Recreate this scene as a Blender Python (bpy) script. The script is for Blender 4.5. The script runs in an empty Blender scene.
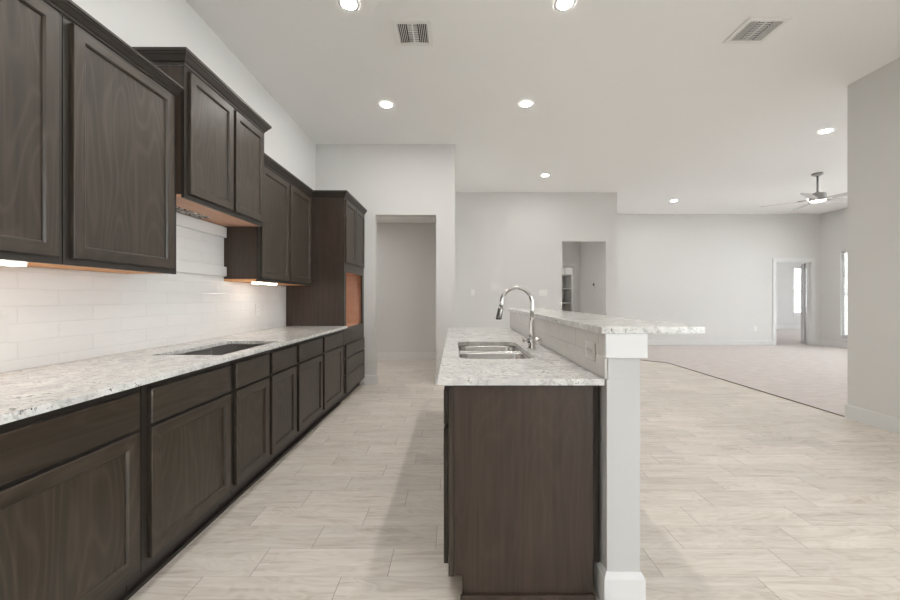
import bpy, bmesh, math, random
from mathutils import Vector
random.seed(7)
PI = math.pi
SC = bpy.context.scene
COL = SC.collection

# ------------------------------------------------------------------ camera
F = 375.0
cd = bpy.data.cameras.new('camera'); cam = bpy.data.objects.new('camera', cd); COL.objects.link(cam)
cam.location = (0, 0, 1.236); cam.rotation_euler = (PI/2, 0, 0)
cd.sensor_fit = 'HORIZONTAL'; cd.sensor_width = 36; cd.lens = F/900*36
cd.shift_x = -5/900; cd.shift_y = -1.9/900
cd.clip_start = .05; cd.clip_end = 200
SC.camera = cam

# ------------------------------------------------------------------ world, exposure
SKY_STRENGTH = 11.0
CAN_STRENGTH = 275.0
w = bpy.data.worlds.new('world'); SC.world = w; w.use_nodes = True
nt = w.node_tree; nt.nodes.clear()
wo = nt.nodes.new('ShaderNodeOutputWorld'); bg = nt.nodes.new('ShaderNodeBackground')
bg.inputs[0].default_value = (.90, .95, 1.0, 1); bg.inputs[1].default_value = SKY_STRENGTH
nt.links.new(bg.outputs[0], wo.inputs[0])
vs = SC.view_settings
vs.view_transform = 'Standard'; vs.look = 'None'; vs.gamma = 1; vs.use_curve_mapping = False
vs.exposure = 0.18
SC.cycles.max_bounces = 12; SC.cycles.diffuse_bounces = 8; SC.cycles.glossy_bounces = 4
SC.cycles.sample_clamp_indirect = 6
SC.cycles.use_denoising = True

def portal(loc, rot, sx, sy):
    l = bpy.data.lights.new('window_portal', 'AREA'); l.shape = 'RECTANGLE'; l.size = sx; l.size_y = sy
    l.cycles.is_portal = True
    o = bpy.data.objects.new('window_portal', l); o.location = loc; o.rotation_euler = rot; COL.objects.link(o)

# ------------------------------------------------------------------ materials
def mat(name, color=(.8,.8,.8), rough=.5, metal=0, spec=.5):
    m = bpy.data.materials.new(name); m.use_nodes = True
    b = m.node_tree.nodes['Principled BSDF']
    b.inputs['Base Color'].default_value = (*color, 1); b.inputs['Roughness'].default_value = rough
    b.inputs['Metallic'].default_value = metal; b.inputs['Specular IOR Level'].default_value = spec
    return m
class NT:
    def __init__(s, m): s.t = m.node_tree; s.b = s.t.nodes['Principled BSDF']
    def n(s, typ, **kw):
        x = s.t.nodes.new(typ)
        for k, v in kw.items(): setattr(x, k, v)
        return x
    def l(s, a, b): s.t.links.new(a, b)
    def coords(s, scale=(1,1,1), rand=False):
        tc = s.n('ShaderNodeTexCoord'); mp = s.n('ShaderNodeMapping'); mp.inputs['Scale'].default_value = scale
        src = tc.outputs['Object']
        if rand:
            oi = s.n('ShaderNodeObjectInfo'); mu = s.math('MULTIPLY', oi.outputs['Random'], 37.0)
            ad = s.n('ShaderNodeVectorMath', operation='ADD'); cb = s.n('ShaderNodeCombineXYZ')
            for i in range(3): s.l(mu, cb.inputs[i])
            s.l(src, ad.inputs[0]); s.l(cb.outputs[0], ad.inputs[1]); src = ad.outputs[0]
        s.l(src, mp.inputs[0]); return mp.outputs[0]
    def math(s, op, a, b=None, c=None):
        x = s.n('ShaderNodeMath', operation=op)
        for i, v in enumerate((a, b, c)):
            if v is None: continue
            if isinstance(v, (int, float)): x.inputs[i].default_value = v
            else: s.l(v, x.inputs[i])
        return x.outputs[0]
    def noise(s, vec, scale, detail=4, rough=.55, dist=0):
        x = s.n('ShaderNodeTexNoise'); s.l(vec, x.inputs['Vector'])
        x.inputs['Scale'].default_value = scale; x.inputs['Detail'].default_value = detail
        x.inputs['Roughness'].default_value = rough; x.inputs['Distortion'].default_value = dist
        return x.outputs['Fac']
    def ramp(s, fac, stops):
        x = s.n('ShaderNodeValToRGB'); e = x.color_ramp.elements
        while len(e) < len(stops): e.new(.5)
        for el, (p, c) in zip(e, stops): el.position = p; el.color = (*c, 1)
        s.l(fac, x.inputs[0]); return x.outputs[0]
    def mix(s, fac, a, b, mode='MIX'):
        x = s.n('ShaderNodeMix', data_type='RGBA', blend_type=mode)
        for sock, v in ((x.inputs[0], fac), (x.inputs[6], a), (x.inputs[7], b)):
            if isinstance(v, (int, float)): sock.default_value = v
            elif isinstance(v, tuple): sock.default_value = (*v, 1)
            else: s.l(v, sock)
        return x.outputs[2]
    def bump(s, h, strength=.2, dist=.01):
        x = s.n('ShaderNodeBump'); x.inputs['Strength'].default_value = strength; x.inputs['Distance'].default_value = dist
        s.l(h, x.inputs['Height']); s.l(x.outputs[0], s.b.inputs['Normal'])
    def color(s, c): s.l(c, s.b.inputs['Base Color'])

def wood(name, c1, c2, axis, rough=.38, arch=.5):
    m = mat(name, c1, rough); N = NT(m)
    fine = [60, 60, 60]; fine[axis] = 2.2
    big = [4.5, 4.5, 4.5]; big[axis] = 1.0
    vf = N.coords(fine, True); vb = N.coords(big, True)
    f = N.noise(vf, 1, 3)
    b = N.noise(vb, 1, 1, .4)
    rings = N.math('SINE', N.math('MULTIPLY', b, 95.0))
    rings = N.math('POWER', N.math('MULTIPLY_ADD', rings, .5, .5), 4.0)
    blot = N.noise(N.coords((3,3,3), True), 1, 2)
    mid = [16, 16, 16]; mid[axis] = .8
    st = N.noise(N.coords(mid, True), 1, 3, .6)
    tone = N.math('ADD', N.math('MULTIPLY_ADD', f, 1.3, -.45), N.math('ADD', N.math('MULTIPLY_ADD', blot, .55, -.27), N.math('MULTIPLY_ADD', st, .9, -.35)))
    base = N.mix(tone, c1, c2)
    red = N.math('MULTIPLY_ADD', N.noise(N.coords([v*.6 for v in mid], True), 1, 2), 2.2, -.75)
    base = N.mix(red, base, N.mix(1.0, base, (1.0,.86,.78), 'MULTIPLY'))
    hi = tuple(min(1, v*1.55) for v in c2)
    col = N.mix(N.math('MULTIPLY', rings, arch), base, hi)
    N.color(col)
    N.l(N.math('MULTIPLY_ADD', f, .12, rough-.06), N.b.inputs['Roughness'])
    N.bump(f, .08, .002)
    return m
C1, C2 = (.026,.020,.0135), (.064,.051,.038)
W_V = wood('stained_wood_vertical', C1, C2, 2, arch=.28)
W_H = wood('stained_wood_horizontal', C1, C2, 1, arch=.18)
W_END = wood('reflection_tinted_veneer', (.033,.0215,.0150), (.072,.051,.039), 2, .42, arch=.12)  # stained veneer tinted redder for warm reflected light on the side panels
W_EDGE = mat('dark_stained_frame', (.034,.028,.022), .42)
W_FRAME = mat('shadow_toned_frame', (.022,.0175,.0130), .42)  # frame wood darkened to paint in shadow under the counter and beside doors
W_TOE = mat('toe_board', (.028,.022,.018), .5)
W_RAW = wood('raw_plywood', (.62,.37,.25), (.75,.50,.37), 1, .6, arch=.08)
W_RAW2 = wood('glow_tinted_plywood', (.74,.36,.15), (.86,.48,.22), 1, .6, arch=.08)  # raw plywood with the under-cabinet light's orange glow in its colour
W_IN = mat('grey_cabinet_interior', (.66,.63,.60), .6)

def paint(name, c, bump=.05, rough=.75):
    m = mat(name, c, rough, spec=.25); N = NT(m)
    N.bump(N.noise(N.coords((1,1,1)), 160, 3), bump, .003); return m
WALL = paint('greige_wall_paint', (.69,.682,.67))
POSTP = paint('dimmed_wall_paint', (.56,.555,.545))  # wall paint in a darker tone to offset excess light on the post
CEIL = paint('ceiling_paint', (.89,.885,.875), .12)
TRIM = paint('white_trim_paint', (.73,.73,.725), .02, .45)
WHITE = mat('white_plastic', (.82,.81,.79), .35)
DARK = mat('dark_slot', (.02,.02,.02), .8)
STEEL = mat('brushed_stainless', (.62,.61,.60), .22, 1)
CHROME = mat('polished_nickel', (.68,.67,.66), .12, 1)
NICKEL = mat('fan_nickel', (.36,.355,.35), .35, .8)

def granite():
    m = mat('speckled_white_granite', rough=.16); N = NT(m)
    v = N.coords()
    a = N.noise(v, 9, 6, .65, .6); b = N.noise(v, 34, 5, .7, .8); c = N.noise(v, 95, 3, .6)
    base = N.ramp(a, [(.30,(.48,.47,.455)), (.47,(.64,.63,.61)), (.62,(.75,.74,.715))])
    g = N.math('GREATER_THAN', N.math('ADD', N.math('MULTIPLY', b, .75), N.math('MULTIPLY', a, .25)), .56)
    k = N.ramp(N.math('ADD', N.math('MULTIPLY', b, .8), N.math('MULTIPLY', c, .3)), [(.56,(0,0,0)), (.66,(1,1,1))])
    c1 = N.mix(N.math('MULTIPLY', k, .5), base, (.27,.26,.25))
    sp = N.ramp(N.math('MULTIPLY', N.noise(v, 60, 4, .7), N.math('ADD', a, .5)), [(.62,(0,0,0)), (.70,(1,1,1))])
    c2 = N.mix(sp, c1, (.07,.065,.065))
    N.color(c2); return m
GRANITE = granite()

def tile_mat(name, c, u_axis, L, H, u0, v0, half=.5):
    """running bond glazed tile; u along the wall, v = height"""
    m = mat(name, c, .14); N = NT(m)
    tc = N.n('ShaderNodeTexCoord'); sp = N.n('ShaderNodeSeparateXYZ'); N.l(tc.outputs['Object'], sp.inputs[0])
    u = sp.outputs[u_axis]; v = sp.outputs[2]
    row = N.math('DIVIDE', N.math('SUBTRACT', v, v0), H); ri = N.math('FLOOR', row); rf = N.math('FRACT', row)
    uu = N.math('ADD', N.math('DIVIDE', N.math('SUBTRACT', u, u0), L), N.math('MULTIPLY', ri, half))
    ui = N.math('FLOOR', uu); uf = N.math('FRACT', uu)
    du = N.math('MULTIPLY', N.math('MINIMUM', uf, N.math('SUBTRACT', 1, uf)), L)
    dv = N.math('MULTIPLY', N.math('MINIMUM', rf, N.math('SUBTRACT', 1, rf)), H)
    d = N.math('MINIMUM', du, dv)
    joint = N.math('LESS_THAN', d, .0012)
    cb = N.n('ShaderNodeCombineXYZ'); N.l(ui, cb.inputs[0]); N.l(ri, cb.inputs[1])
    wn = N.n('ShaderNodeTexWhiteNoise', noise_dimensions='2D'); N.l(cb.outputs[0], wn.inputs['Vector'])
    vv = N.math('MULTIPLY_ADD', wn.outputs['Value'], .035, .965)
    hs = N.n('ShaderNodeHueSaturation'); hs.inputs['Color'].default_value = (*c,1); N.l(vv, hs.inputs['Value'])
    N.color(N.mix(N.math('MULTIPLY', joint, .35), hs.outputs[0], tuple(x*.75 for x in c)))
    pill = N.math('MINIMUM', N.math('MULTIPLY', d, 180), 1.0)
    sc = N.coords((5,5,14) if True else (1,1,1))
    h = N.math('ADD', pill, N.math('MULTIPLY', N.noise(sc, 1.6, 2), 2.2))
    N.bump(h, .35, .0035)
    return m
XW = -1.986
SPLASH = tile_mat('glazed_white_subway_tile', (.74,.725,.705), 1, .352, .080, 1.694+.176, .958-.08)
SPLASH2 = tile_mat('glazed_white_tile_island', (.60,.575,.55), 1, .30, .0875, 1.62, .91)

def floor_mat():
    m = mat('wood_look_plank_tile', rough=.42); N = NT(m)
    tc = N.n('ShaderNodeTexCoord'); sp = N.n('ShaderNodeSeparateXYZ'); N.l(tc.outputs['Object'], sp.inputs[0])
    x, y = sp.outputs[0], sp.outputs[1]
    H, L = .1865, .613
    row = N.math('DIVIDE', N.math('SUBTRACT', y, 1.664), H); ri = N.math('FLOOR', row); rf = N.math('FRACT', row)
    uu = N.math('DIVIDE', N.math('SUBTRACT', N.math('ADD', x, .913), N.math('MULTIPLY', ri, L/3)), L)
    ui = N.math('FLOOR', uu); uf = N.math('FRACT', uu)
    du = N.math('MULTIPLY', N.math('MINIMUM', uf, N.math('SUBTRACT', 1, uf)), L)
    dv = N.math('MULTIPLY', N.math('MINIMUM', rf, N.math('SUBTRACT', 1, rf)), H)
    ju = N.math('LESS_THAN', du, .0016); jv = N.math('LESS_THAN', dv, .0013)
    cb = N.n('ShaderNodeCombineXYZ'); N.l(ui, cb.inputs[0]); N.l(ri, cb.inputs[1])
    wn = N.n('ShaderNodeTexWhiteNoise', noise_dimensions='2D'); N.l(cb.outputs[0], wn.inputs['Vector'])
    off = N.n('ShaderNodeVectorMath', operation='MULTIPLY_ADD'); N.l(wn.outputs['Color'], off.inputs[0]); off.inputs[1].default_value = (9,9,9)
    N.l(tc.outputs['Object'], off.inputs[2])
    mp = N.n('ShaderNodeMapping'); mp.inputs['Scale'].default_value = (2.2, 26, 1); N.l(off.outputs[0], mp.inputs[0])
    mp2 = N.n('ShaderNodeMapping'); mp2.inputs['Scale'].default_value = (2.2, 9, 1); N.l(off.outputs[0], mp2.inputs[0])
    g = N.noise(mp.outputs[0], 1.3, 5, .6, .5); g2 = N.noise(mp2.outputs[0], 1.0, 3, .5, .8)
    rings = N.math('MULTIPLY_ADD', N.math('SINE', N.math('MULTIPLY', g2, 60)), .5, .5)
    f = N.math('ADD', N.math('MULTIPLY', g, .55), N.math('ADD', N.math('MULTIPLY', g2, .35), N.math('MULTIPLY', rings, .10)))
    col = N.ramp(f, [(.30,(.53,.465,.40)), (.46,(.675,.615,.55)), (.66,(.78,.73,.67))])
    hs = N.n('ShaderNodeHueSaturation'); N.l(col, hs.inputs['Color']); N.l(N.math('MULTIPLY_ADD', wn.outputs['Value'], .13, .935), hs.inputs['Value'])
    c = N.mix(N.math('MULTIPLY', jv, .35), hs.outputs[0], (.36,.32,.28))
    c = N.mix(N.math('MULTIPLY', ju, .75), c, (.27,.23,.20))
    N.color(c)
    N.bump(N.math('ADD', N.math('MULTIPLY', g, .3), N.math('MULTIPLY', N.math('MAXIMUM', ju, jv), -1.0)), .15, .002)
    return m
FLOOR = floor_mat()
def carpet_mat():
    m = mat('beige_carpet_pile', rough=1, spec=.05); N = NT(m)
    v = N.coords(); a = N.noise(v, 130, 3, .7); b = N.noise(N.coords((1,2.5,1)), 5, 4, .6)
    N.color(N.ramp(N.math('ADD', N.math('MULTIPLY', a, .65), N.math('MULTIPLY', b, .4)), [(.36,(.56,.505,.48)), (.68,(.80,.745,.725))]))
    N.bump(a, .7, .01); return m
CARPET = carpet_mat()
def emit(name, c, s):
    m = mat(name, (.9,.9,.9)); b = m.node_tree.nodes['Principled BSDF']
    b.inputs['Emission Color'].default_value = (*c,1); b.inputs['Emission Strength'].default_value = s; return m
E_CAN = emit('downlight_lens', (1,.97,.935), CAN_STRENGTH)
E_BAR = emit('under_cabinet_diffuser', (1,.90,.80), 10)
E_FAN = emit('fan_light_lens', (1,.96,.92), 5)
def rubble():
    m = mat('rough_torn_drywall', (.5,.5,.5), .9); N = NT(m)
    N.color(N.ramp(N.noise(N.coords(), 55, 4, .7), [(.42,(.04,.035,.03)), (.5,(.35,.31,.28)), (.6,(.8,.78,.75))])); return m
RUBBLE = rubble()
GLASS = mat('window_glass', (1,1,1), 0); GLASS.node_tree.nodes['Principled BSDF'].inputs['Transmission Weight'].default_value = 1
GLASS.node_tree.nodes['Principled BSDF'].inputs['IOR'].default_value = 1.01
BOUNCE_GROUND = mat('bounce_ground', (.78,.78,.74), .9)  # outdoor ground made pale to bounce daylight up to the ceiling
BLIND = mat('white_blind_slat', (.88,.88,.87), .6)
BLIND.node_tree.nodes['Principled BSDF'].inputs['Transmission Weight'].default_value = .45

# ------------------------------------------------------------------ mesh helpers
class MB:
    def __init__(s): s.v = []; s.f = []; s.mi = []; s.sm = []
    def add(s, vs, fs, mi=0, smooth=False):
        o = len(s.v); s.v += [tuple(p) for p in vs]
        for f in fs: s.f.append([o+i for i in f]); s.mi.append(mi); s.sm.append(smooth)
        return s
    def box(s, x0, x1, y0, y1, z0, z1, mi=0):
        if x0 > x1: x0, x1 = x1, x0
        if y0 > y1: y0, y1 = y1, y0
        vs = [(x,y,z) for z in (z0,z1) for y in (y0,y1) for x in (x0,x1)]
        return s.add(vs, [(0,2,3,1),(4,5,7,6),(0,1,5,4),(2,6,7,3),(0,4,6,2),(1,3,7,5)], mi)
    def loft(s, loops, closed=True, cap0=False, cap1=False, mi=0, smooth=False):
        n = len(loops[0]); vs = [p for L in loops for p in L]; fs = []
        for i in range(len(loops)-1):
            for j in range(n if closed else n-1):
                k = (j+1) % n
                fs.append((i*n+j, i*n+k, (i+1)*n+k, (i+1)*n+j))
        s.add(vs, fs, mi, smooth)
        if cap0: s.add(loops[0], [tuple(range(n))[::-1]], mi)
        if cap1: s.add(loops[-1], [tuple(range(n))], mi)
        return s
    def lathe(s, prof, c=(0,0,0), n=32, axis='z', mi=0, caps=True, smooth=True):
        loops = []
        for r, h in prof:
            L = []
            for i in range(n):
                a = 2*PI*i/n; p = (r*math.cos(a), r*math.sin(a), h)
                if axis == 'x': p = (h, p[0], p[1])
                if axis == 'y': p = (p[0], h, p[1])
                L.append((c[0]+p[0], c[1]+p[1], c[2]+p[2]))
            loops.append(L)
        return s.loft(loops, True, caps, caps, mi, smooth)
    def tube(s, pts, rad, n=16, mi=0):
        pts = [Vector(p) for p in pts]; loops = []; up = None
        for i, p in enumerate(pts):
            t = (pts[min(i+1,len(pts)-1)]-pts[max(i-1,0)]).normalized()
            if up is None: up = t.orthogonal().normalized()
            up = (up - t*up.dot(t)).normalized(); b = t.cross(up)
            r = rad[i] if isinstance(rad, (list,tuple)) else rad
            loops.append([tuple(p+up*r*math.cos(2*PI*k/n)+b*r*math.sin(2*PI*k/n)) for k in range(n)])
        return s.loft(loops, True, True, True, mi, True)
    def sweep(s, path, prof, closed=False, side=1, mi=0):
        """path: xy list; prof: (offset, z) loop; offset is to the right of travel * side"""
        n = len(path); loops = []
        for i in range(n):
            def d(a, b): return (Vector(path[b])-Vector(path[a])).normalized()
            d0 = d(i-1, i) if (i > 0 or closed) else d(i, i+1)
            d1 = d(i, (i+1) % n) if (i < n-1 or closed) else d0
            n0 = Vector((d0.y, -d0.x)); n1 = Vector((d1.y, -d1.x)); m = (n0+n1).normalized()
            k = side/max(.2, m.dot(n0))
            loops.append([(path[i][0]+m.x*o*k, path[i][1]+m.y*o*k, z) for o, z in prof])
        if closed: loops.append(loops[0])
        return s.loft(loops, True, not closed, not closed, mi)

ROOTLOC = {}
def obj(name, mb, mats, parent=None, bevel=0, loc=None, seg=2):
    me = bpy.data.meshes.new(name)
    base = Vector((0,0,0))
    if parent is not None: base = ROOTLOC[parent.name]
    elif loc is not None: base = Vector(loc)
    me.from_pydata([tuple(Vector(v)-base) for v in mb.v], [], mb.f)
    if not isinstance(mats, (list,tuple)): mats = [mats]
    for m in mats: me.materials.append(m)
    me.polygons.foreach_set('material_index', mb.mi); me.polygons.foreach_set('use_smooth', mb.sm)
    bm = bmesh.new(); bm.from_mesh(me); bmesh.ops.remove_doubles(bm, verts=bm.verts, dist=1e-6)
    bmesh.ops.recalc_face_normals(bm, faces=bm.faces); bm.to_mesh(me); bm.free()
    o = bpy.data.objects.new(name, me); COL.objects.link(o)
    ROOTLOC[o.name] = base
    if parent is not None: o.parent = parent
    elif loc is not None: o.location = loc
    if bevel:
        b = o.modifiers.new('bevel', 'BEVEL'); b.width = bevel; b.segments = seg; b.limit_method = 'ANGLE'; b.angle_limit = math.radians(40)
    return o
def tag(o, label=None, cat=None, group=None, kind=None):
    for k, v in (('label',label), ('category',cat), ('group',group), ('kind',kind)):
        if v: o[k] = v
    return o
def thing(name, loc, label, cat, group=None, rz=0):
    o = bpy.data.objects.new(name, None); o.empty_display_size = .1; o.location = loc; COL.objects.link(o)
    ROOTLOC[o.name] = Vector(loc); o.rotation_euler.z = rz
    return tag(o, label, cat, group)
def struct(name, mb, m, parent=None, bevel=0):
    o = obj(name, mb, m, parent, bevel)
    if parent is None: o['kind'] = 'structure'
    return o
def copy_tree(o, loc, label=None, group=None):
    r = o.copy(); COL.objects.link(r); r.location = loc
    if label: r['label'] = label
    if group: r['group'] = group
    for ch in list(o.children):
        c = ch.copy(); COL.objects.link(c); c.parent = r
        for g in list(ch.children):
            d = g.copy(); COL.objects.link(d); d.parent = c
    return r

# ------------------------------------------------------------------ the room shell
CH = 3.43
YD, YM, YF, YH = 5.35, 7.78, 9.79, 7.56      # wall with the hall opening, middle wall, far wall, hall back
XR, XL2 = 4.05, 9.53                         # right kitchen wall, living-room right wall
YP = 3.87; YB = -5.6

def quadfloor(name, poly, z, m):
    mb = MB(); n = len(poly)
    mb.add([(x,y,z) for x,y in poly]+[(x,y,z-.06) for x,y in poly],
           [tuple(range(n)), tuple(range(n,2*n))[::-1]]+[(i, n+i, n+(i+1)%n, (i+1)%n) for i in range(n)])
    return struct(name, mb, m)
quadfloor('floor', [(-4.2,YB-.12),(XR+.06,YB-.12),(XR+.06,3.9),(XR,3.9),(XR,7.12),(3.40,7.74),(3.40,10.95),(-4.2,10.95)], 0, FLOOR)
quadfloor('floor_carpet', [(XR,3.75),(XL2+.12,3.75),(XL2+.12,9.79),(15.3,9.79),(15.3,15.1),(7.9,15.1),(7.9,9.95),(3.40,9.95),(3.40,7.74),(XR,7.12)], .008, CARPET)
struct('trim_1', MB().sweep([(XR,3.88),(XR,7.12),(3.38,7.76)], [(-.005,0),(-.005,.010),(.005,.010),(.005,0)]), mat('floor_transition_strip', (.20,.165,.13), .5))
struct('ceiling', MB().box(-4.2,15.3,YB-.12,15.1,CH,CH+.1), CEIL)
struct('ceiling_hall', MB().box(-4.1,-.13,YD+.13,YH-.01,2.75,2.80), CEIL)

def wall_x(name, y0, y1, x0, x1, ops=(), m=WALL, ztop=CH):
    """wall running along x with openings (xa, xb, za, zb)"""
    mb = MB(); x = x0
    for xa, xb, za, zb in sorted(ops):
        if xa > x: mb.box(x, xa, y0, y1, 0, ztop)
        if za > 0: mb.box(xa, xb, y0, y1, 0, za)
        if zb < ztop: mb.box(xa, xb, y0, y1, zb, ztop)
        x = xb
    if x < x1: mb.box(x, x1, y0, y1, 0, ztop)
    return struct(name, mb, m)
def wall_y(name, x0, x1, y0, y1, ops=(), m=WALL, ztop=CH):
    mb = MB(); y = y0
    for ya, yb, za, zb in sorted(ops):
        if ya > y: mb.box(x0, x1, y, ya, 0, ztop)
        if za > 0: mb.box(x0, x1, ya, yb, 0, za)
        if zb < ztop: mb.box(x0, x1, ya, yb, zb, ztop)
        y = yb
    if y < y1: mb.box(x0, x1, y, y1, 0, ztop)
    return struct(name, mb, m)

wall_y('wall_left', XW-.12, XW, YB, YD)
DO = (-1.141, -.271, 0, 2.425)
wall_x('wall_kitchen_end', YD, YD+.12, -4.1, 0, [DO])
wall_x('wall_hall_back', YH, YH+.12, -4.1, -.12)
wall_y('wall_hall_left', -4.2, -4.1, YD, YH+.12)
wall_y('wall_hall_right', -.12, 0, YD+.12, YM)
wall_x('wall_middle', YM, YM+.12, -.12, 3.36, [(2.22,3.13,0,2.412)])
wall_y('wall_passage_right', 3.18, 3.36, YM+.12, 10.9)
PO = (2.15, 3.015, 0, 2.04)
wall_x('wall_passage_back', 9.54, 9.66, .8, 3.18, [PO])
wall_y('wall_passage_left', .7, .8, YM+.12, 10.9)
wall_x('wall_pantry_back', 10.85, 10.95, .8, 3.18)
struct('ceiling_passage', MB().box(.8,3.18,YM+.13,10.84,2.75,2.8), CEIL)
LD = (8.37, 9.31, 0, 2.195)
wall_x('wall_far', YF, YF+.13, 3.36, 15.2, [LD])
LW = [(8.28,9.27,.28,2.40), (6.1,7.75,.28,2.70), (4.2,5.85,.28,2.70)]  # first window is seen; the other two are added to brighten the living room
wall_y('wall_living_right', XL2, XL2+.12, 3.75, YF, LW)
FILL_WIN = [(-3.9,-1.9,.15,2.7),(-1.5,.5,.15,2.7)]  # side windows added behind the camera for fill light
wall_y('wall_right', XR, XR+.12, YB, YP, FILL_WIN)
for a,b,c,d in FILL_WIN: portal((XR+.13,(a+b)/2,(c+d)/2), (PI/2,0,PI/2), b-a, d-c)
wall_x('wall_living_front', YP-.12, YP, XR+.12, XL2)
wall_x('wall_front', YB-.12, YB, XW-.12, XR+.12)
BW = (13.57, 14.47, .62, 2.47)
wall_x('wall_bedroom_back', 15.0, 15.12, 7.9, 15.3, [BW])
wall_y('wall_bedroom_left', 7.9, 8.0, YF+.13, 15.0)
RW = [(11.0,12.5,.62,2.47)]  # unseen window sized to set the bedroom's brightness
wall_y('wall_bedroom_right', 15.2, 15.3, YF+.13, 15.0, RW)

# portals in the window openings (help the sky light in)
for a,b,c,d in LW: portal((XL2+.13,(a+b)/2,(c+d)/2), (PI/2,0,PI/2), b-a, d-c)
portal((14.02,15.13,1.545), (-PI/2,0,0), .9, 1.85)
portal((15.31,11.75,1.55), (PI/2,0,PI/2), 1.5, 1.85)

BH = .14
BP = [(0,.0),(0,BH),(.008,BH),(.015,BH-.012),(.015,0)]
def base(name, path, side=1, z=0):
    return struct(name, MB().sweep(path, [(o,zz+z) for o,zz in BP], side=side), TRIM)
base('baseboard_kitchen_end', [(-1.36,YD),(-1.141,YD),(-1.141,YD+.12)], 1)
base('baseboard_kitchen_end_right', [(-.271,YD+.12),(-.271,YD),(0,YD),(0,YM),(2.22,YM),(2.22,YM+.12)], 1)
base('baseboard_hall', [(-4.1,YH),(-.12,YH)], 1)
base('baseboard_middle_right', [(3.13,YM+.12),(3.13,YM),(3.36,YM),(3.36,YF),(8.289,YF)], 1)
base('baseboard_far_right', [(9.391,YF),(XL2,YF),(XL2,3.87)], 1, .006)
base('baseboard_right', [(XR+.4,YP),(XR,YP),(XR,YB)], 1)
base('baseboard_passage', [(3.10,9.54),(3.18,9.54),(3.18,7.9)], 1)
base('baseboard_bedroom', [(8.0,15.0),(15.2,15.0)], 1, .006)

# doorways with casing
def casing(mb, x0, x1, zt, y, out=-1, wdt=.07, t=.018):
    ya, yb = (y+out*t, y) 
    mb.box(x0-wdt, x0, ya, yb, 0.008, zt+wdt); mb.box(x1, x1+wdt, ya, yb, .008, zt+wdt); mb.box(x0, x1, ya, yb, zt, zt+wdt)
mb = MB(); casing(mb, LD[0], LD[1], LD[3], YF, -1, .08)
mb.box(LD[0], LD[0]+.018, YF-.001, YF+.131, .008, LD[3]); mb.box(LD[1]-.018, LD[1], YF-.001, YF+.131, .008, LD[3]); mb.box(LD[0]+.018, LD[1]-.018, YF-.001, YF+.131, LD[3]-.018, LD[3])
mb.box(LD[1]-.03, LD[1]-.018, YF+.05, YF+.085, .008, LD[3]-.018)
struct('door_1', mb, TRIM, None, .002)
# open panel door swung into the bedroom
th = math.radians(38); hx, hy = 9.285, 9.945
def leaf(u, v, wd): return (hx+u*math.sin(th)+v*math.cos(th), hy+u*math.cos(th)-v*math.sin(th), wd)
dm = MB()
def lbox(mb, u0,u1,v0,v1,z0,z1):
    vs = [leaf(u,v,z) for z in (z0,z1) for v in (v0,v1) for u in (u0,u1)]
    mb.add(vs, [(0,2,3,1),(4,5,7,6),(0,1,5,4),(2,6,7,3),(0,4,6,2),(1,3,7,5)])
lbox(dm, 0,.80,-.016,.016,.02,2.16)
for u0,u1 in ((0,.11),(.345,.455),(.69,.80)): lbox(dm,u0,u1,-.02,.02,.02,2.16)
for z0,z1 in ((.02,.24),(.95,1.12),(2.05,2.16)): lbox(dm,0,.80,-.02,.02,z0,z1)
t = thing('panel_door', (hx,hy,0), 'white panel door standing open in the far living room doorway', 'door')
obj('door_leaf', dm, TRIM, t, .002)
km = MB()
for sgn in (-1,1):
    c = leaf(.735, sgn*.02, .98); c2 = leaf(.735, sgn*.055, .98)
    km.tube([c, c2], .010); c3 = leaf(.735, sgn*.075, .98); km.tube([c2, leaf(.735,sgn*.065,.98), c3], [.018,.028,.016])
obj('door_knob', km, NICKEL, t)

mb = MB(); casing(mb, PO[0], PO[1], PO[3], 9.54, -1, .075)
mb.box(PO[0], PO[0]+.018, 9.54, 9.66, 0, PO[3]); mb.box(PO[1]-.018, PO[1], 9.54, 9.66, 0, PO[3]); mb.box(PO[0]+.018, PO[1]-.018, 9.54, 9.66, PO[3]-.018, PO[3])
struct('door_2', mb, TRIM, None, .002)
for i, (z, lb) in enumerate(((1.86,'highest white wooden shelf in the pantry'), (1.49,'middle white wooden shelf in the pantry'), (1.12,'lowest white wooden shelf in the pantry'))):
    sh = thing('pantry_shelf', (2.2,10.6,z), lb, 'shelf', 'pantry shelves')
    obj('shelf_board', MB().box(.81,3.17,10.45,10.84,z-.02,z).box(2.85,3.17,9.75,10.45,z-.02,z), TRIM, sh)
    obj('shelf_cleat', MB().box(.81,3.17,10.82,10.84,z-.07,z-.021).box(3.15,3.17,9.75,10.82,z-.07,z-.021), TRIM, sh)

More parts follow.
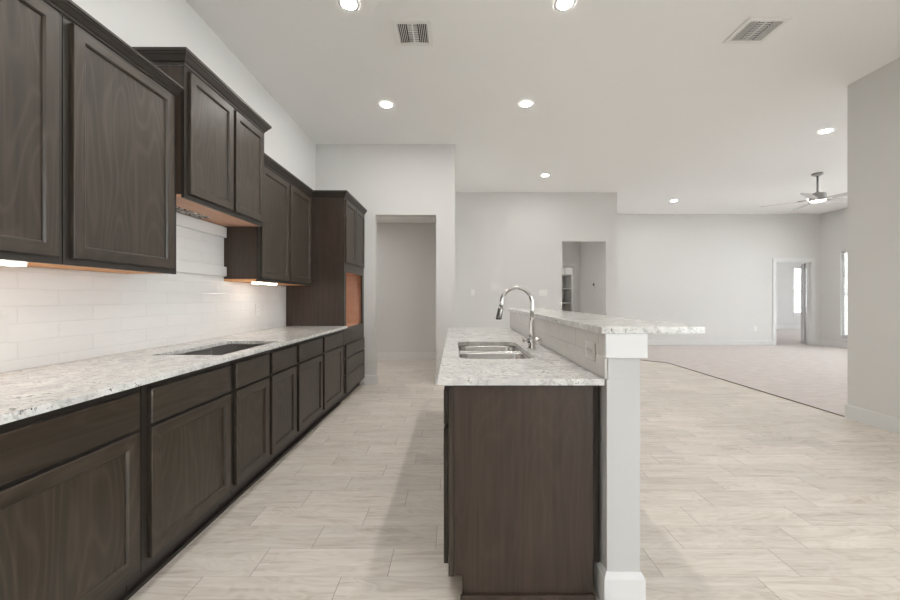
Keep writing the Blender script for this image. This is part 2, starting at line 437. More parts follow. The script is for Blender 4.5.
# windows
def window_y(n, x, ya, yb, za, zb, blind=True, cover=1.0):
    """window in a wall at constant x (room side = x-)"""
    fr = MB(); t = .045
    x0, x1 = x+.05, x+.10
    for a,b,c,d in ((ya,ya+t,za,zb),(yb-t,yb,za,zb),(ya+t,yb-t,za,za+t),(ya+t,yb-t,zb-t,zb),(ya+t,yb-t,(za+zb)/2-.02,(za+zb)/2+.02)): fr.box(x0,x1,a,b,c,d)
    o = struct('window_%d' % n, fr, TRIM)
    struct('window_pane', MB().box(x+.072,x+.076,ya+t,yb-t,za+t,(za+zb)/2-.02).box(x+.072,x+.076,ya+t,yb-t,(za+zb)/2+.02,zb-t), GLASS, o)
    struct('window_sill', MB().box(x-.03,x+.05,ya-.04,yb+.04,za-.025,za).box(x-.015,x-.001,ya-.03,yb+.03,za-.09,za-.025), TRIM, o)
    if blind:
        s = MB(); z = zb-.05; s.box(x+.005,x+.045,ya+.01,yb-.01,zb-.045,zb-.003)
        while z > za+.05:
            s.add([(x+.008,ya+.012,z-.012),(x+.008,yb-.012,z-.012),(x+.040,yb-.012,z+.006),(x+.040,ya+.012,z+.006)]+
                  [(x+.008,ya+.012,z-.009),(x+.008,yb-.012,z-.009),(x+.040,yb-.012,z+.009),(x+.040,ya+.012,z+.009)],
                  [(3,2,1,0),(4,5,6,7),(0,1,5,4),(2,3,7,6),(1,2,6,5),(3,0,4,7)]); z -= .042
        s.box(x+.008,x+.042,ya+.012,yb-.012,z-.006,z+.014)
        return o, s
    return o, None
wlab = ['white slatted blind in the living room window nearest the far corner']
for i, (a,b,c,d) in enumerate(LW):
    o, s = window_y(i+1, XL2, a, b, c, d, i == 0)
    if s: tag(obj('window_blind', s, BLIND, loc=(XL2+.02,a,c)), wlab[0], 'blind')
# bedroom window (wall along x)
x0,x1,z0,z1 = BW; fr = MB(); t_ = .05
for a,b,c,d in ((x0,x0+t_,z0,z1),(x1-t_,x1,z0,z1),(x0+t_,x1-t_,z0,z0+t_),(x0+t_,x1-t_,z1-t_,z1),(x0+t_,x1-t_,1.50,1.55)): fr.box(a,b,15.05,15.10,c,d)
wb = struct('window_4', fr, TRIM)
struct('window_pane', MB().box(x0+t_,x1-t_,15.07,15.074,z0+t_,1.50).box(x0+t_,x1-t_,15.07,15.074,1.55,z1-t_), GLASS, wb)
struct('window_sill', MB().box(x0-.05,x1+.05,14.96,15.05,z0-.03,z0).box(x0-.03,x1+.03,14.98,14.999,z0-.11,z0-.03), TRIM, wb)
s = MB(); s.box(x0+.02,x1-.02,15.005,15.045,z1-.05,z1-.005); z = z1-.08
while z > z0+.03:
    s.box(x0+.02,x1-.02,15.008,15.044,z,z+.004); z -= .06
tag(obj('window_blind', s, BLIND, loc=(14.02,15.02,z0)), 'open white slatted blind in the window seen through the far doorway', 'blind')
for i, (a,b,c,d) in enumerate(FILL_WIN):
    w6 = MB()
    for p,q,u,v in ((a,a+.06,c,d),(b-.06,b,c,d),(a+.06,b-.06,c,c+.06),(a+.06,b-.06,d-.06,d)): w6.box(XR+.05,XR+.09,p,q,u,v)
    struct('window_%d' % (5+i), w6, TRIM)  # frames of the added fill windows
tag(obj('ground_plane', MB().box(-40,60,-50,70,-.35,-.30), BOUNCE_GROUND), kind='structure')  # ground plane, kept pale as a daylight reflector
bpy.data.objects['ground_plane'].name = 'ground'

# ------------------------------------------------------------------ cabinet builders
# a "face" maps (u, v, w): u along the run (world y), v height, w out of the face
def facemap(X, sgn):
    return lambda u, v, w: (X+sgn*w, u, v)
def ring_panel(fm, u0, u1, v0, v1, prof):
    """nested rectangular loops following prof=[(inset, height)]; returns MB with stiles slot0, rails slot1"""
    mb = MB()
    def L(i, h): return [fm(u0+i,v0+i,h), fm(u1-i,v0+i,h), fm(u1-i,v1-i,h), fm(u0+i,v1-i,h)]
    loops = [L(i,h) for i,h in prof]
    for a, b in zip(loops, loops[1:]):
        for j in range(4):
            k = (j+1) % 4
            mb.add([a[j],a[k],b[k],b[j]], [(0,1,2,3)], 1 if j in (0,2) else 0)
    return mb
def shaker(name, fm, u0, u1, v0, v1, parent, fw=.057):
    g = .0015
    d = obj(name, ring_panel(fm, u0, u1, v0, v1, [(.004,g),(0,g),(0,.0185),(.002,.0205),(fw-.007,.0205),(fw,.015),(fw+.002,.010),(fw+.002,g),(.004,g)]), [W_V, W_H], parent)
    obj('door_panel', MB().add([fm(u0+fw+.002,v0+fw+.002,.009), fm(u1-fw-.002,v0+fw+.002,.009), fm(u1-fw-.002,v1-fw-.002,.009), fm(u0+fw+.002,v1-fw-.002,.009),
                                fm(u0+fw+.002,v0+fw+.002,.003), fm(u1-fw-.002,v0+fw+.002,.003), fm(u1-fw-.002,v1-fw-.002,.003), fm(u0+fw+.002,v1-fw-.002,.003)],
        [(0,1,2,3),(4,5,6,7),(0,1,5,4),(1,2,6,5),(2,3,7,6),(3,0,4,7)]), W_V, d)
    return d
def slab_front(fm, u0, u1, v0, v1, parent):
    g = .0015
    mb = ring_panel(fm, u0, u1, v0, v1, [(0,g),(0,.0175),(.003,.0205)])
    i = .003
    mb.add([fm(u0+i,v0+i,.0205), fm(u1-i,v0+i,.0205), fm(u1-i,v1-i,.0205), fm(u0+i,v1-i,.0205)], [(0,1,2,3)], 1)
    mb.add([fm(u0,v0,g), fm(u1,v0,g), fm(u1,v1,g), fm(u0,v1,g)], [(3,2,1,0)], 1)
    return obj('drawer_front', mb, [W_H, W_H], parent)
def fbox(mb, fm, u0,u1,v0,v1,w0,w1, mi=0):
    vs = [fm(u,v,w) for w in (w0,w1) for v in (v0,v1) for u in (u0,u1)]
    return mb.add(vs, [(0,2,3,1),(4,5,7,6),(0,1,5,4),(2,6,7,3),(0,4,6,2),(1,3,7,5)], mi)
def hollow(name, xb, xf, y0, y1, z0, z1, parent, m, top=False, inner=None):
    """open carcass: xb back x, xf front x; slot0 outside, slot1 inside"""
    t = .016; mb = MB(); e = .0008; sx = 1 if xf > xb else -1
    mb.box(xb, xf, y0+e, y0+t-.003, z0, z1); mb.box(xb, xf, y1-t+.003, y1-e, z0, z1)
    mb.box(xb+sx*.01, xf, y0+t-.003, y0+t, z0+t, z1, 1); mb.box(xb+sx*.01, xf, y1-t, y1-t+.003, z0+t, z1, 1)
    mb.box(xb, xb+sx*.01, y0+t, y1-t, z0, z1, 1); mb.box(xb+sx*.01, xf, y0+t, y1-t, z0, z0+t, 1)
    if top: mb.box(xb+sx*.01, xf, y0+t, y1-t, z1-t, z1, 0)
    return obj(name, mb, [m, inner or W_IN], parent)

XF = -1.298                       # face-frame plane of the base cabinets
FM = facemap(XF, 1)
def base_cab(y0, y1, cols, label, full_drawer=False):
    t = thing('base_cabinet', ((XW+XF)/2, (y0+y1)/2, 0), label, 'cabinet', 'base cabinets along the left wall')
    hollow('carcass', XW+.004, XF-.019, y0, y1, .10, .878, t, W_END)
    ff = MB(); a, b = y0+.001, y1-.001
    fbox(ff, FM, a, b, .842, .878, -.019, 0); fbox(ff, FM, a, b, .10, .150, -.019, 0); fbox(ff, FM, a, b, .685, .712, -.019, 0)
    edges = [y0] + [ (cols[i][1]+cols[i+1][0])/2 for i in range(len(cols)-1)] + [y1]
    for i, e in enumerate(edges):
        lo, hi = (a, cols[0][0]+.010) if i == 0 else ((cols[-1][1]-.010, b) if i == len(cols) else (cols[i-1][1]-.01, cols[i][0]+.01))
        fbox(ff, FM, lo, hi, .150, .685, -.019, 0); fbox(ff, FM, lo, hi, .712, .842, -.019, 0)
    obj('face_frame', ff, W_FRAME, t)
    obj('toe_kick', MB().box(XF-.075, XF-.060, y0+.001, y1-.001, .001, .099), W_TOE, t)
    for (c0, c1) in cols:
        shaker('door', FM, c0, c1, .141, .690, t)
        slab_front(FM, c0, c1, .706, .852, t)
    return t
base_cab(.31, .928, [(.345,.895)], 'base cabinet next to the camera at the near end of the left run')
base_cab(.93, 1.549, [(.965,1.521)], 'nearest wide base cabinet, arched grain on its door, bottom left of the photo')
base_cab(1.551, 2.167, [(1.582,2.14)], 'base cabinet second from the camera, square door below drawer left of the cooktop cutout')
base_cab(2.169, 3.049, [(2.196,2.583),(2.624,3.022)], 'double-door base cabinet standing under the empty cooktop cutout')
base_cab(3.051, 3.649, [(3.078,3.625)], 'base cabinet just beyond the cooktop cutout, second before the tall oven cabinet')
base_cab(3.651, 4.384, [(3.675,4.27)], 'base cabinet touching the side of the tall oven cabinet')
tag(obj('shoe_moulding', MB().box(XF-.059, XF-.040, .31, 4.384, .0005, .018), W_TOE, loc=(XF-.05,2.3,0)), 'thin dark shoe strip on the floor under the left base cabinets', 'moulding')

# tall oven cabinet
TY0, TY1 = 4.388, 5.335; ZT = 2.405
t = thing('oven_cabinet', ((XW+XF)/2, (TY0+TY1)/2, 0), 'tall dark wood oven cabinet with empty tan opening beside the hall doorway', 'cabinet')
mb = MB(); th_ = .02
mb.box(XW+.004, XF-.019, TY0, TY0+th_, .10, ZT); mb.box(XW+.004, XF-.019, TY1-th_, TY1, .10, ZT)
mb.box(XW+.004, XW+.014, TY0+th_, TY1-th_, .10, ZT, 1)
mb.box(XW+.014, XF-.019, TY0+th_, TY1-th_, .10, .12, 1); mb.box(XW+.014, XF-.019, TY0+th_, TY1-th_, .86, .88, 1)
mb.box(XW+.014, XF-.019, TY0+th_, TY1-th_, 1.56, 1.58, 1); mb.box(XW+.014, XF-.019, TY0+th_, TY1-th_, ZT-.02, ZT)
mb.box(XW+.014, XF-.019, TY0+th_, TY0+th_+.004, .88, 1.56, 1); mb.box(XW+.014, XF-.019, TY1-th_-.004, TY1-th_, .88, 1.56, 1)
obj('carcass', mb, [W_END, W_RAW], t)
ff = MB()
fbox(ff, FM, TY0, 4.47, .10, ZT, -.019, 0); fbox(ff, FM, 5.24, TY1, .10, ZT, -.019, 0)
for a, b in ((.10,.13),(.31,.34),(.50,.54),(.66,.885),(1.55,1.68),(2.37,ZT)): fbox(ff, FM, 4.47, 5.24, a, b, -.019, 0)
fbox(ff, FM, 4.845, 4.875, 1.68, 2.37, -.019, 0)
obj('face_frame', ff, W_V, t)
obj('toe_kick', MB().box(XF-.075, XF-.060, TY0, TY1, .001, .099), W_TOE, t)
for a, b in ((.115,.322),(.330,.514),(.524,.680)): slab_front(FM, 4.412, 5.30, a, b, t)
shaker('door', FM, 4.412, 4.853, 1.662, 2.395, t, .05); shaker('door', FM, 4.865, 5.30, 1.662, 2.395, t, .05)
CR = [(.0,0),(.006,.0),(.010,.016),(.016,.020),(.030,.044),(.038,.052),(.040,.060),(.047,.062),(.048,.080),(.0,.080)]
def crown(path, z, parent, side=1, k=1):
    return obj('crown_moulding', MB().sweep(path, [(o, z+h*k) for o, h in CR], side=side), W_EDGE, parent)
crown([(-1.675,TY0), (XF,TY0), (XF,TY1)], ZT, t)

# upper cabinets
XU = -1.685
def upper(y0, y1, doors, z0, z1, xf, label, crown_path=None, ck=1):
    t = thing('wall_cabinet', ((XW+xf)/2, (y0+y1)/2, z0), label, 'cabinet', 'wall cabinets above the left counter')
    mb = MB(); mb.box(XW+.003, xf-.019, y0+.001, y1-.001, z0+.020, z1); 
    obj('carcass', mb, W_END, t)
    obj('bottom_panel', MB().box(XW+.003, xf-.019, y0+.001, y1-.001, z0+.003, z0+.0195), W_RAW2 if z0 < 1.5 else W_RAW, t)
    fm = facemap(xf, 1); ff = MB(); fbox(ff, fm, y0+.001, y1-.001, z0, z1, -.0185, 0)
    # side skirts hang down with the face frame
    obj('face_frame', ff, W_FRAME, t)
    for a, b in doors: shaker('door', fm, a, b, z0+.030, z1-.018, t)
    if crown_path: crown(crown_path, z1, t, 1, ck)
    return t
Z0, Z1 = 1.380, 2.430
ZN = 2.455
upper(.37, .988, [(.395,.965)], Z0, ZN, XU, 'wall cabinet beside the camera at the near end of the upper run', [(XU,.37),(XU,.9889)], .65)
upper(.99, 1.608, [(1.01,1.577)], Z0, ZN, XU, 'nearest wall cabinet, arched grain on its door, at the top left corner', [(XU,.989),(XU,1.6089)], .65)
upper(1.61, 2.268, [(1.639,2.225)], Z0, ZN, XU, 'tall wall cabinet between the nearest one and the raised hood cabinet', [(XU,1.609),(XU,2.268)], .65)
hood = upper(2.27, 3.21, [(2.302,2.745),(2.778,3.185)], 1.846, 2.645, -1.64, 'short raised double-door wall cabinet above the cooktop cutout', [(XW+.003,2.27),(-1.64,2.27),(-1.64,3.21),(XW+.003,3.21)])
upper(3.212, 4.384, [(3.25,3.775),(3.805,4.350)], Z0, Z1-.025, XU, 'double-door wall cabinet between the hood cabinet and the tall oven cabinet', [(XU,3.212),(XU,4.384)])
obj('vent_cutout', MB().box(XW+.040,XW+.125,2.30,2.85,1.8425,1.8488), RUBBLE, hood)

# under-cabinet lights
for (x,y0,y1,lb) in ((-1.74,1.05,1.50,'white under-cabinet light bar beneath the nearest wall cabinet'), (-1.77,3.31,3.66,'small under-cabinet light bar beneath the wall cabinet near the oven tower')):
    t = thing('under_cabinet_light', (x,(y0+y1)/2,Z0), lb, 'light', 'under-cabinet lights')
    obj('housing', MB().box(x-.035,x+.035,y0,y1,Z0-.004,Z0+.0025), WHITE, t)
    obj('diffuser', MB().box(x-.030,x+.036,y0+.008,y1-.008,Z0-.016,Z0-.0045), E_BAR, t)

# backsplash tile field
sp = MB().box(XW+.0005, XW+.010, .31, 4.386, .9105, 1.379)
sp.box(XW+.0005, XW+.010, 2.272, 3.208, 1.379, 1.845)
tag(obj('tile_backsplash', sp, SPLASH), 'glazed white subway tile backsplash above the left counter', 'backsplash')
for z0_, z1_, lb in ((1.750,1.838,'upper white trim board on the tile under the hood cabinet'), (1.420,1.502,'lower white trim board on the tile under the hood cabinet')):
    tag(obj('trim_board', MB().box(XW+.0105, XW+.036, 2.275, 3.206, z0_, z1_), mat('trim_board_white', (.70,.685,.665), .35), bevel=.003), lb, 'trim board', 'white boards behind the cooktop')

# left countertop with cooktop cutout
def slab_hole(x0,x1,y0,y1,z0,z1, hx0,hx1,hy0,hy1, r=0.0, k=1):
    mb = MB(); oc = [(x0,y0),(x1,y0),(x1,y1),(x0,y1)]
    arcs = []
    for (cx,cy,a0) in ((hx0+r,hy0+r,PI),(hx1-r,hy0+r,1.5*PI),(hx1-r,hy1-r,0),(hx0+r,hy1-r,.5*PI)):
        arcs.append([(cx+r*math.cos(a0+i*PI/2/k), cy+r*math.sin(a0+i*PI/2/k)) for i in range(k+1)] if r else [(cx,cy)])
    for z in (z0,z1):
        for j in range(4):
            A = arcs[j]; B = arcs[(j+1)%4]; O = oc[j]; P = oc[(j+1)%4]
            for i in range(len(A)-1): mb.add([(*O,z),(*A[i],z),(*A[i+1],z)], [(0,1,2)])
            mb.add([(*O,z),(*P,z),(*B[0],z),(*A[-1],z)], [(0,1,2,3)])
    for j in range(4):
        O = oc[j]; P = oc[(j+1)%4]; mb.add([(*O,z0),(*P,z0),(*P,z1),(*O,z1)], [(0,1,2,3)])
    inn = [p for A in arcs for p in A]; n = len(inn)
    for i in range(n):
        a, b = inn[i], inn[(i+1)%n]; mb.add([(*a,z0),(*b,z0),(*b,z1),(*a,z1)], [(0,1,2,3)])
    return mb
XC = -1.258
tag(obj('countertop', slab_hole(XW+.002, XC, .31, 4.386, .8840, .9100, -1.735, -1.335, 2.145, 2.86), GRANITE, bevel=.002),
    'long speckled white granite countertop with cooktop cutout on the left cabinets', 'countertop')

# electrical plates
def plate(name, c, face, wd, ht, n, kind, label, cat, group=None, m=None):
    m = m or WHITE
    """face: 'x+', 'x-', 'y-' = outward normal"""
    t = thing(name, c, label, cat, group)
    def P(u0,u1,v0,v1,w0,w1):
        cx,cy,cz = c
        if face == 'x+': return (cx+w0,cx+w1,cy+u0,cy+u1,cz+v0,cz+v1)
        if face == 'x-': return (cx-w1,cx-w0,cy+u0,cy+u1,cz+v0,cz+v1)
        return (cx+u0,cx+u1,cy-w1,cy-w0,cz+v0,cz+v1)
    obj('cover_plate', MB().box(*P(-wd/2,wd/2,-ht/2,ht/2,.0005,.006)), m, t, .0015)
    for i in range(n):
        if kind == 'switch':
            u = (i-(n-1)/2)*.046; obj('rocker', MB().box(*P(u-.016,u+.016,-.033,.033,.0062,.009)), m, t, .001)
        else:
            if wd > ht: u, v = (-.022 if i == 0 else .022), 0
            else: u, v = 0, (-.02 if i == 0 else .02)
            s_ = obj('receptacle', MB().box(*P(u-.016,u+.016,v-.014,v+.014,.0062,.0078)), m, t, .001)
            sl = MB().box(*P(u-.007,u-.005,v-.002,v+.008,.0079,.0084)).box(*P(u+.005,u+.007,v-.002,v+.008,.0079,.0084))
            obj('slot', sl, DARK, s_)
    return t
plate('wall_outlet', (XW+.010,1.60,1.105), 'x+', .115, .125, 1, 'switch', 'white wall plate on the tile at the left edge of the photo', 'outlet', None, mat('ivory_plate', (.66,.645,.62), .35))
plate('wall_outlet', (XW+.010,3.75,1.12), 'x+', .075, .12, 2, 'outlet', 'white outlet on the tile between cooktop cutout and oven tower', 'outlet', None, mat('ivory_plate', (.68,.665,.64), .35))
plate('light_switch', (.365,YM,1.35), 'y-', .075, .12, 1, 'switch', 'single white light switch behind the faucet on the middle wall', 'light switch')
plate('light_switch', (1.83,YM,1.345), 'y-', .17, .12, 3, 'switch', 'triple white light switch on the wall left of the pantry passage', 'light switch')
plate('wall_outlet', (7.83,YF,.44), 'y-', .085, .13, 2, 'outlet', 'white outlet low on the far wall left of the doorway', 'outlet')
tk = thing('thermostat', (3.18,8.58,1.53), 'small dark wall device inside the passage opening', 'thermostat')
obj('back_box', MB().box(3.165,3.1795,8.53,8.63,1.45,1.58), WHITE, tk, .003)
obj('open_hole', MB().lathe([(.034,3.158),(.034,3.1648)], (0,8.565,1.545), 16, 'x'), DARK, tk)

# ------------------------------------------------------------------ island
XI0, XI1 = -.027, .598; YI0, YI1 = 1.545, 4.07
FI = facemap(XI0, -1)
def island_cab(y0, y1, cols, label, drawers=True, end=False):
    t = thing('island_cabinet', ((XI0+XI1)/2, (y0+y1)/2, 0), label, 'cabinet', 'cabinets under the island counter')
    hollow('carcass', XI1-.036, XI0+.019, y0, y1, .10, .878, t, W_END)
    ff = MB(); a, b = y0+.001, y1-.001
    fbox(ff, FI, a, b, .842, .878, -.019, 0); fbox(ff, FI, a, b, .10, .150, -.019, 0); fbox(ff, FI, a, b, .685, .712, -.019, 0)
    for i in range(len(cols)+1):
        lo, hi = (a, cols[0][0]+.010) if i == 0 else ((cols[-1][1]-.010, b) if i == len(cols) else (cols[i-1][1]-.01, cols[i][0]+.01))
        fbox(ff, FI, lo, hi, .150, .685, -.019, 0); fbox(ff, FI, lo, hi, .712, .842, -.019, 0)
    obj('face_frame', ff, W_FRAME, t)
    obj('toe_kick', MB().box(XI0+.058, XI0+.073, y0+.001, y1-.001, .001, .099), W_TOE, t)
    for (c0, c1) in cols:
        shaker('door', FI, c0, c1, .122, .690, t); slab_front(FI, c0, c1, .706, .852, t)
    return t
ic = island_cab(YI0, 1.96, [(1.575,1.935)], 'island cabinet with the dark wood end panel facing the camera', end=True)
p = MB().box(-.003, .566, 1.536, 1.5445, .10, .878).box(.030, .566, 1.536, 1.5445, .001, .10)
obj('end_panel', p, W_END, ic, .0008)
obj('front_stile', MB().box(XI0+.0005, -.0045, 1.530, 1.5445, .10, .878), W_V, ic, .001)
obj('scribe_strip', MB().box(.5665, .5975, 1.553, 1.565, .142, .878), W_TOE, ic)
obj('base_shoe', MB().box(.022, .572, 1.521, 1.5355, .001, .026), W_END, ic, .003)
island_cab(1.962, 2.84, [(1.99,2.39),(2.41,2.81)], 'island sink cabinet standing beneath the stainless sink')
island_cab(2.842, 4.07, [(2.87,3.44),(3.47,4.04)], 'island cabinet at the far end past the sink')

tag(obj('countertop', slab_hole(-.070, .5985, 1.500, 4.10, .8860, .9120, .020, .440, 2.00, 2.80, .085, 8), GRANITE, bevel=.002),
    'speckled white granite island countertop with the sink cutout', 'countertop')

# half wall with tile, post and base
hw = thing('half_wall', (.67, 2.8, 0), 'white half wall with square end post behind the island counter', 'half wall')
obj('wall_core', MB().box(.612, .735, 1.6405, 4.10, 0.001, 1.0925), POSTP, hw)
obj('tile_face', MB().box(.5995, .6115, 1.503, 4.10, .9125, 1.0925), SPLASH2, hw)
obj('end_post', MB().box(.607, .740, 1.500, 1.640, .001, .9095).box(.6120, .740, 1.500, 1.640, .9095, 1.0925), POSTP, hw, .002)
obj('post_cap', MB().box(.597, .764, 1.486, 1.4995, .998, 1.0930).box(.7405, .764, 1.4995, 1.655, .998, 1.0930), TRIM, hw, .002)
pb = MB().sweep([(.607,1.64),(.607,1.50),(.740,1.50),(.740,4.10)], [(0,.001),(0,.143),(.004,.143),(.014,.122),(.015,.118),(.015,.001)], side=1)
obj('base_moulding', pb, TRIM, hw)
tag(obj('bar_top', MB().box(.585, 1.000, 1.497, 4.12, 1.0935, 1.1215), GRANITE, bevel=.002), 'raised speckled granite bar top resting on the half wall', 'bar top')
plate('wall_outlet', (.5995,1.635+.02,1.005), 'x-', .115, .075, 2, 'outlet', 'outlet on the island tile strip below the raised bar top', 'outlet', None, mat('taupe_plate', (.58,.555,.53), .35))

# sink
sk = thing('kitchen_sink', (.227, 2.39, .69), 'stainless steel double-bowl sink set in the island countertop', 'sink')
def rrect(x0,x1,y0,y1,r,z,k=6):
    L = []
    for (cx,cy,a0) in ((x0+r,y0+r,PI),(x1-r,y0+r,1.5*PI),(x1-r,y1-r,0),(x0+r,y1-r,.5*PI)):
        L += [(cx+r*math.cos(a0+i*PI/2/k), cy+r*math.sin(a0+i*PI/2/k), z) for i in range(k+1)]
    return L
def bowl(y0, y1):
    x0, x1 = .026, .434; mb = MB()
    prof = [(0,.8845,.065),(.004,.870,.065),(.008,.72,.06),(.02,.695,.055),(.05,.688,.045)]
    loops = [rrect(x0+i,x1-i,y0+i,y1-i,r,z) for i,z,r in prof]
    mb.loft(loops, True, False, True, 0, True)
    outer = [rrect(x0-.003+i,x1+.003-i,y0-.003+i,y1+.003-i,r,z-.003) for i,z,r in prof]
    mb.loft(outer, True, False, True, 0, True); mb.loft([loops[0],outer[0]], True)
    return mb
for a, b in ((2.004,2.445), (2.475,2.796)):
    bo = obj('basin', bowl(a,b), STEEL, sk)
    obj('drain', MB().lathe([(.045,.6885),(.045,.691),(.036,.692),(.030,.6895)], (.227,(a+b)/2,0), 24), CHROME, bo)
obj('divider', MB().box(.027,.433,2.4455,2.4745,.868,.8845), STEEL, sk, .004)
obj('rim', slab_hole(.005,.455,1.98,2.815,.8815,.8852,.028,.432,2.006,2.796,.08,8), STEEL, sk)

# faucet
fx, fy = .493, 2.40
fc = thing('kitchen_faucet', (fx,fy,.912), 'polished gooseneck pull-down faucet standing behind the island sink', 'faucet')
obj('faucet_body', MB().lathe([(.028,.9125),(.028,.918),(.022,.925),(.021,.985),(.0215,.99),(.019,1.02),(.014,1.10),(.0125,1.12)], (fx,fy,0), 28), CHROME, fc)
R = .098; pts = [(fx,fy,1.115),(fx,fy,1.16),(fx,fy,1.205)]
for i in range(1,25):
    a = PI*i/24*1.02; pts.append((fx-R+R*math.cos(a), fy-.0*math.sin(a), 1.205+R*math.sin(a)))
end = pts[-1]; pts.append((end[0]-.003, fy, end[2]-.02))
obj('spout', MB().tube(pts, .0125, 18), CHROME, fc)
e2 = pts[-1]
obj('spray_head', MB().tube([(e2[0],fy,e2[2]+.004),(e2[0]-.004,fy,e2[2]-.02),(e2[0]-.012,fy,e2[2]-.06),(e2[0]-.015,fy,e2[2]-.078),(e2[0]-.015,fy,e2[2]-.08)], [.0145,.0165,.019,.019,.015], 20), mat('dark_nickel', (.30,.29,.28), .2, 1), fc)
hn = obj('handle', MB().lathe([(.016,-.005),(.019,.0),(.019,.03),(.013,.042)], (fx+.018,fy,.965), 20, 'x'), CHROME, fc)
obj('lever', MB().tube([(fx-.018,fy-.004,.962),(fx-.045,fy-.01,.968),(fx-.058,fy-.012,.972)], [.013,.014,.012], 14).tube([(fx-.055,fy-.012,.955),(fx-.056,fy-.012,.995)], .007), CHROME, hn)

# ------------------------------------------------------------------ ceiling fixtures
lights = [(-.79,2.79,'recessed ceiling light at the top edge, nearer of the two over the left aisle'),
          (.817,2.79,'recessed ceiling light at the top edge over the island, nearest the camera'),
          (-.78,4.25,'recessed ceiling light above the aisle in front of the hall doorway'),
          (.80,4.23,'recessed ceiling light above the far end of the island'),
          (1.61,6.70,'recessed ceiling light in front of the middle wall near the passage'),
          (4.92,8.43,'recessed ceiling light before the long far living room wall'),
          (4.87,4.92,'recessed ceiling light close to the edge of the right wall'),
          (7.90,8.33,'tiny recessed ceiling light left of the ceiling fan'),
          ]
EXTRA = [(-.79,1.34),(.817,1.34),(-.79,-1.4),(1.6,-2.6),(7.9,5.2)]  # unseen lights added for brightness; the first two continue the ceiling rows
x,y,lb = lights[0]
proto = thing('recessed_light', (x,y,CH), lb, 'ceiling light', 'recessed ceiling lights')
obj('trim_ring', MB().lathe([(.055,CH-.004),(.060,CH-.007),(.078,CH-.005),(.080,CH-.001)], (x,y,0), 36, caps=False), WHITE, proto)
obj('lens', MB().lathe([(.001,CH-.0045),(.056,CH-.0045)], (x,y,0), 36, caps=False), E_CAN, proto)
for x,y,lb in lights[1:]: copy_tree(proto, (x,y,CH), lb)
for x,y in EXTRA: copy_tree(proto, (x,y,CH), 'added recessed light for brightness, unseen behind or beside the camera', 'added recessed lights out of view')
copy_tree(proto, (-1.9,6.2,2.75), 'added recessed light brightening the hall, hidden left of the doorway')  # unseen lamp added to brighten the hall
copy_tree(proto, (-2.9,6.35,2.75), 'second added recessed light brightening the hall, hidden further left of the doorway')  # another unseen lamp added for hall brightness
copy_tree(proto, (11.2,12.6,CH), 'added recessed light brightening the room behind the far doorway')  # lamp added to lift the bedroom's brightness
copy_tree(proto, (2.2,10.1,2.75), 'added recessed light brightening the pantry shelves')  # lamp added to lighten the dark pantry
copy_tree(proto, (1.7,8.7,2.75), 'added recessed light brightening the passage, hidden left of the opening')  # unseen lamp added to light the passage walls

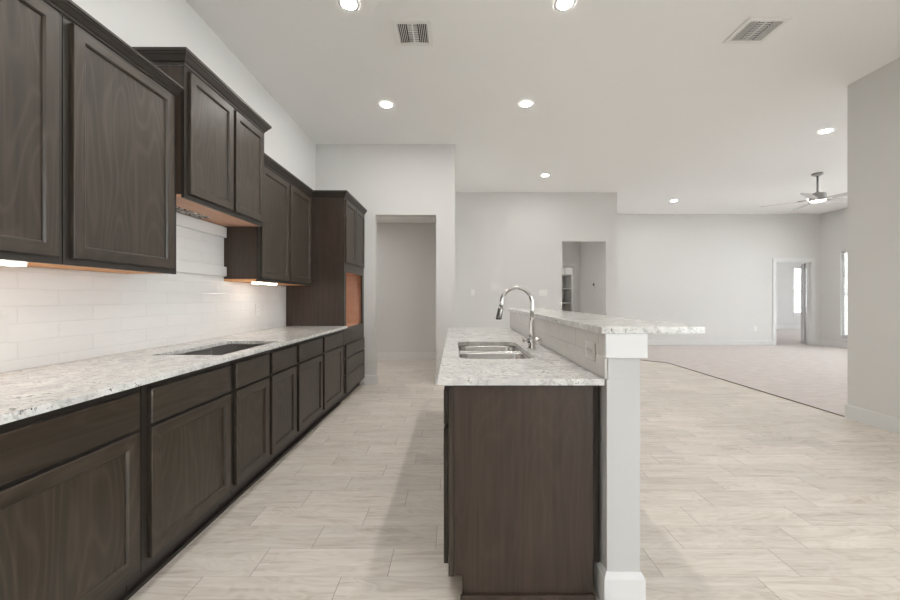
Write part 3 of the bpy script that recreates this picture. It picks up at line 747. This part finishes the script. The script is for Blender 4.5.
def vent(x0,x1,y0,y1,label):
    t = thing('ceiling_vent', ((x0+x1)/2,(y0+y1)/2,CH), label, 'air vent', 'ceiling air vents')
    z = CH; w_ = .035
    obj('frame', MB().box(x0,x1,y0,y0+w_,z-.012,z-.0005).box(x0,x1,y1-w_,y1,z-.012,z-.0005).box(x0,x0+w_,y0+w_,y1-w_,z-.012,z-.0005).box(x1-w_,x1,y0+w_,y1-w_,z-.012,z-.0005), WHITE, t, .002)
    obj('backing', MB().box(x0+w_,x1-w_,y0+w_,y1-w_,z-.0015,z-.0005), DARK, t)
    sl = MB(); xs, xe = x0+w_, x1-w_; L = xe-xs
    n = 5
    for i in range(n):                       # outer banks run along y, middle bank runs across
        for side in (0,1):
            xx = xs+.006+i*.0148 if side == 0 else xe-.006-i*.0148
            sl.box(xx-.0022, xx+.0022, y0+w_, y1-w_, z-.011, z-.003)
    a, b = xs+.078, xe-.078
    m_ = 11
    for i in range(m_):
        yy = y0+w_+.01+i*(y1-y0-2*w_-.02)/(m_-1); sl.box(a, b, yy-.003, yy+.003, z-.010, z-.003)
    sl.box((a+b)/2-.005,(a+b)/2+.005,y0+w_,y1-w_,z-.0115,z-.003)
    obj('louvre', sl, WHITE, t)
    return t
vent(-.50,-.19,2.95,3.25,'square white ceiling vent near the top centre of the photo')
vent(2.30,2.63,2.92,3.22,'square white ceiling vent at the top right of the photo')

# ceiling fan
fxx, fyy = 6.37, 6.59
fn = thing('ceiling_fan', (fxx,fyy,CH), 'brushed nickel ceiling fan with pale blades and light in the living room', 'ceiling fan')
obj('canopy', MB().lathe([(.075,CH-.001),(.078,CH-.03),(.05,CH-.045),(.02,CH-.05)], (fxx,fyy,0), 28), NICKEL, fn)
obj('downrod', MB().lathe([(.015,CH-.05),(.015,3.09)], (fxx,fyy,0), 14), NICKEL, fn)
obj('motor_housing', MB().lathe([(.03,3.10),(.045,3.085),(.105,3.07),(.115,3.05),(.118,2.955),(.105,2.945)], (fxx,fyy,0), 32), NICKEL, fn)
obj('light_lens', MB().lathe([(.102,2.945),(.098,2.935),(.06,2.926),(.005,2.924)], (fxx,fyy,0), 28), E_FAN, fn)
BLADE = mat('fan_blade_finish', (.62,.61,.60), .4)
for k in range(5):
    a = math.radians(k*72+70); ca, sa = math.cos(a), math.sin(a)
    def bp(r, s_, z): return (fxx+ca*r-sa*s_, fyy+sa*r+ca*s_, z)
    b = MB(); st = [(.20,.045),(.30,.062),(.6,.068),(.70,.066),(.75,.05),(.765,.02)]
    loops = []
    for r, hw_ in st: loops.append([bp(r,-hw_,2.962+.012),bp(r,hw_,2.962-.012),bp(r,hw_,2.956-.012),bp(r,-hw_,2.956+.012)])
    b.loft(loops, True, True, True)
    bl = obj('blade', b, BLADE, fn)
    br = MB(); br.loft([[bp(r,-h,2.975),bp(r,h,2.975),bp(r,h,2.966),bp(r,-h,2.966)] for r,h in ((.10,.02),(.22,.028),(.26,.02))], True, True, True)
    obj('blade_bracket', br, NICKEL, bl)
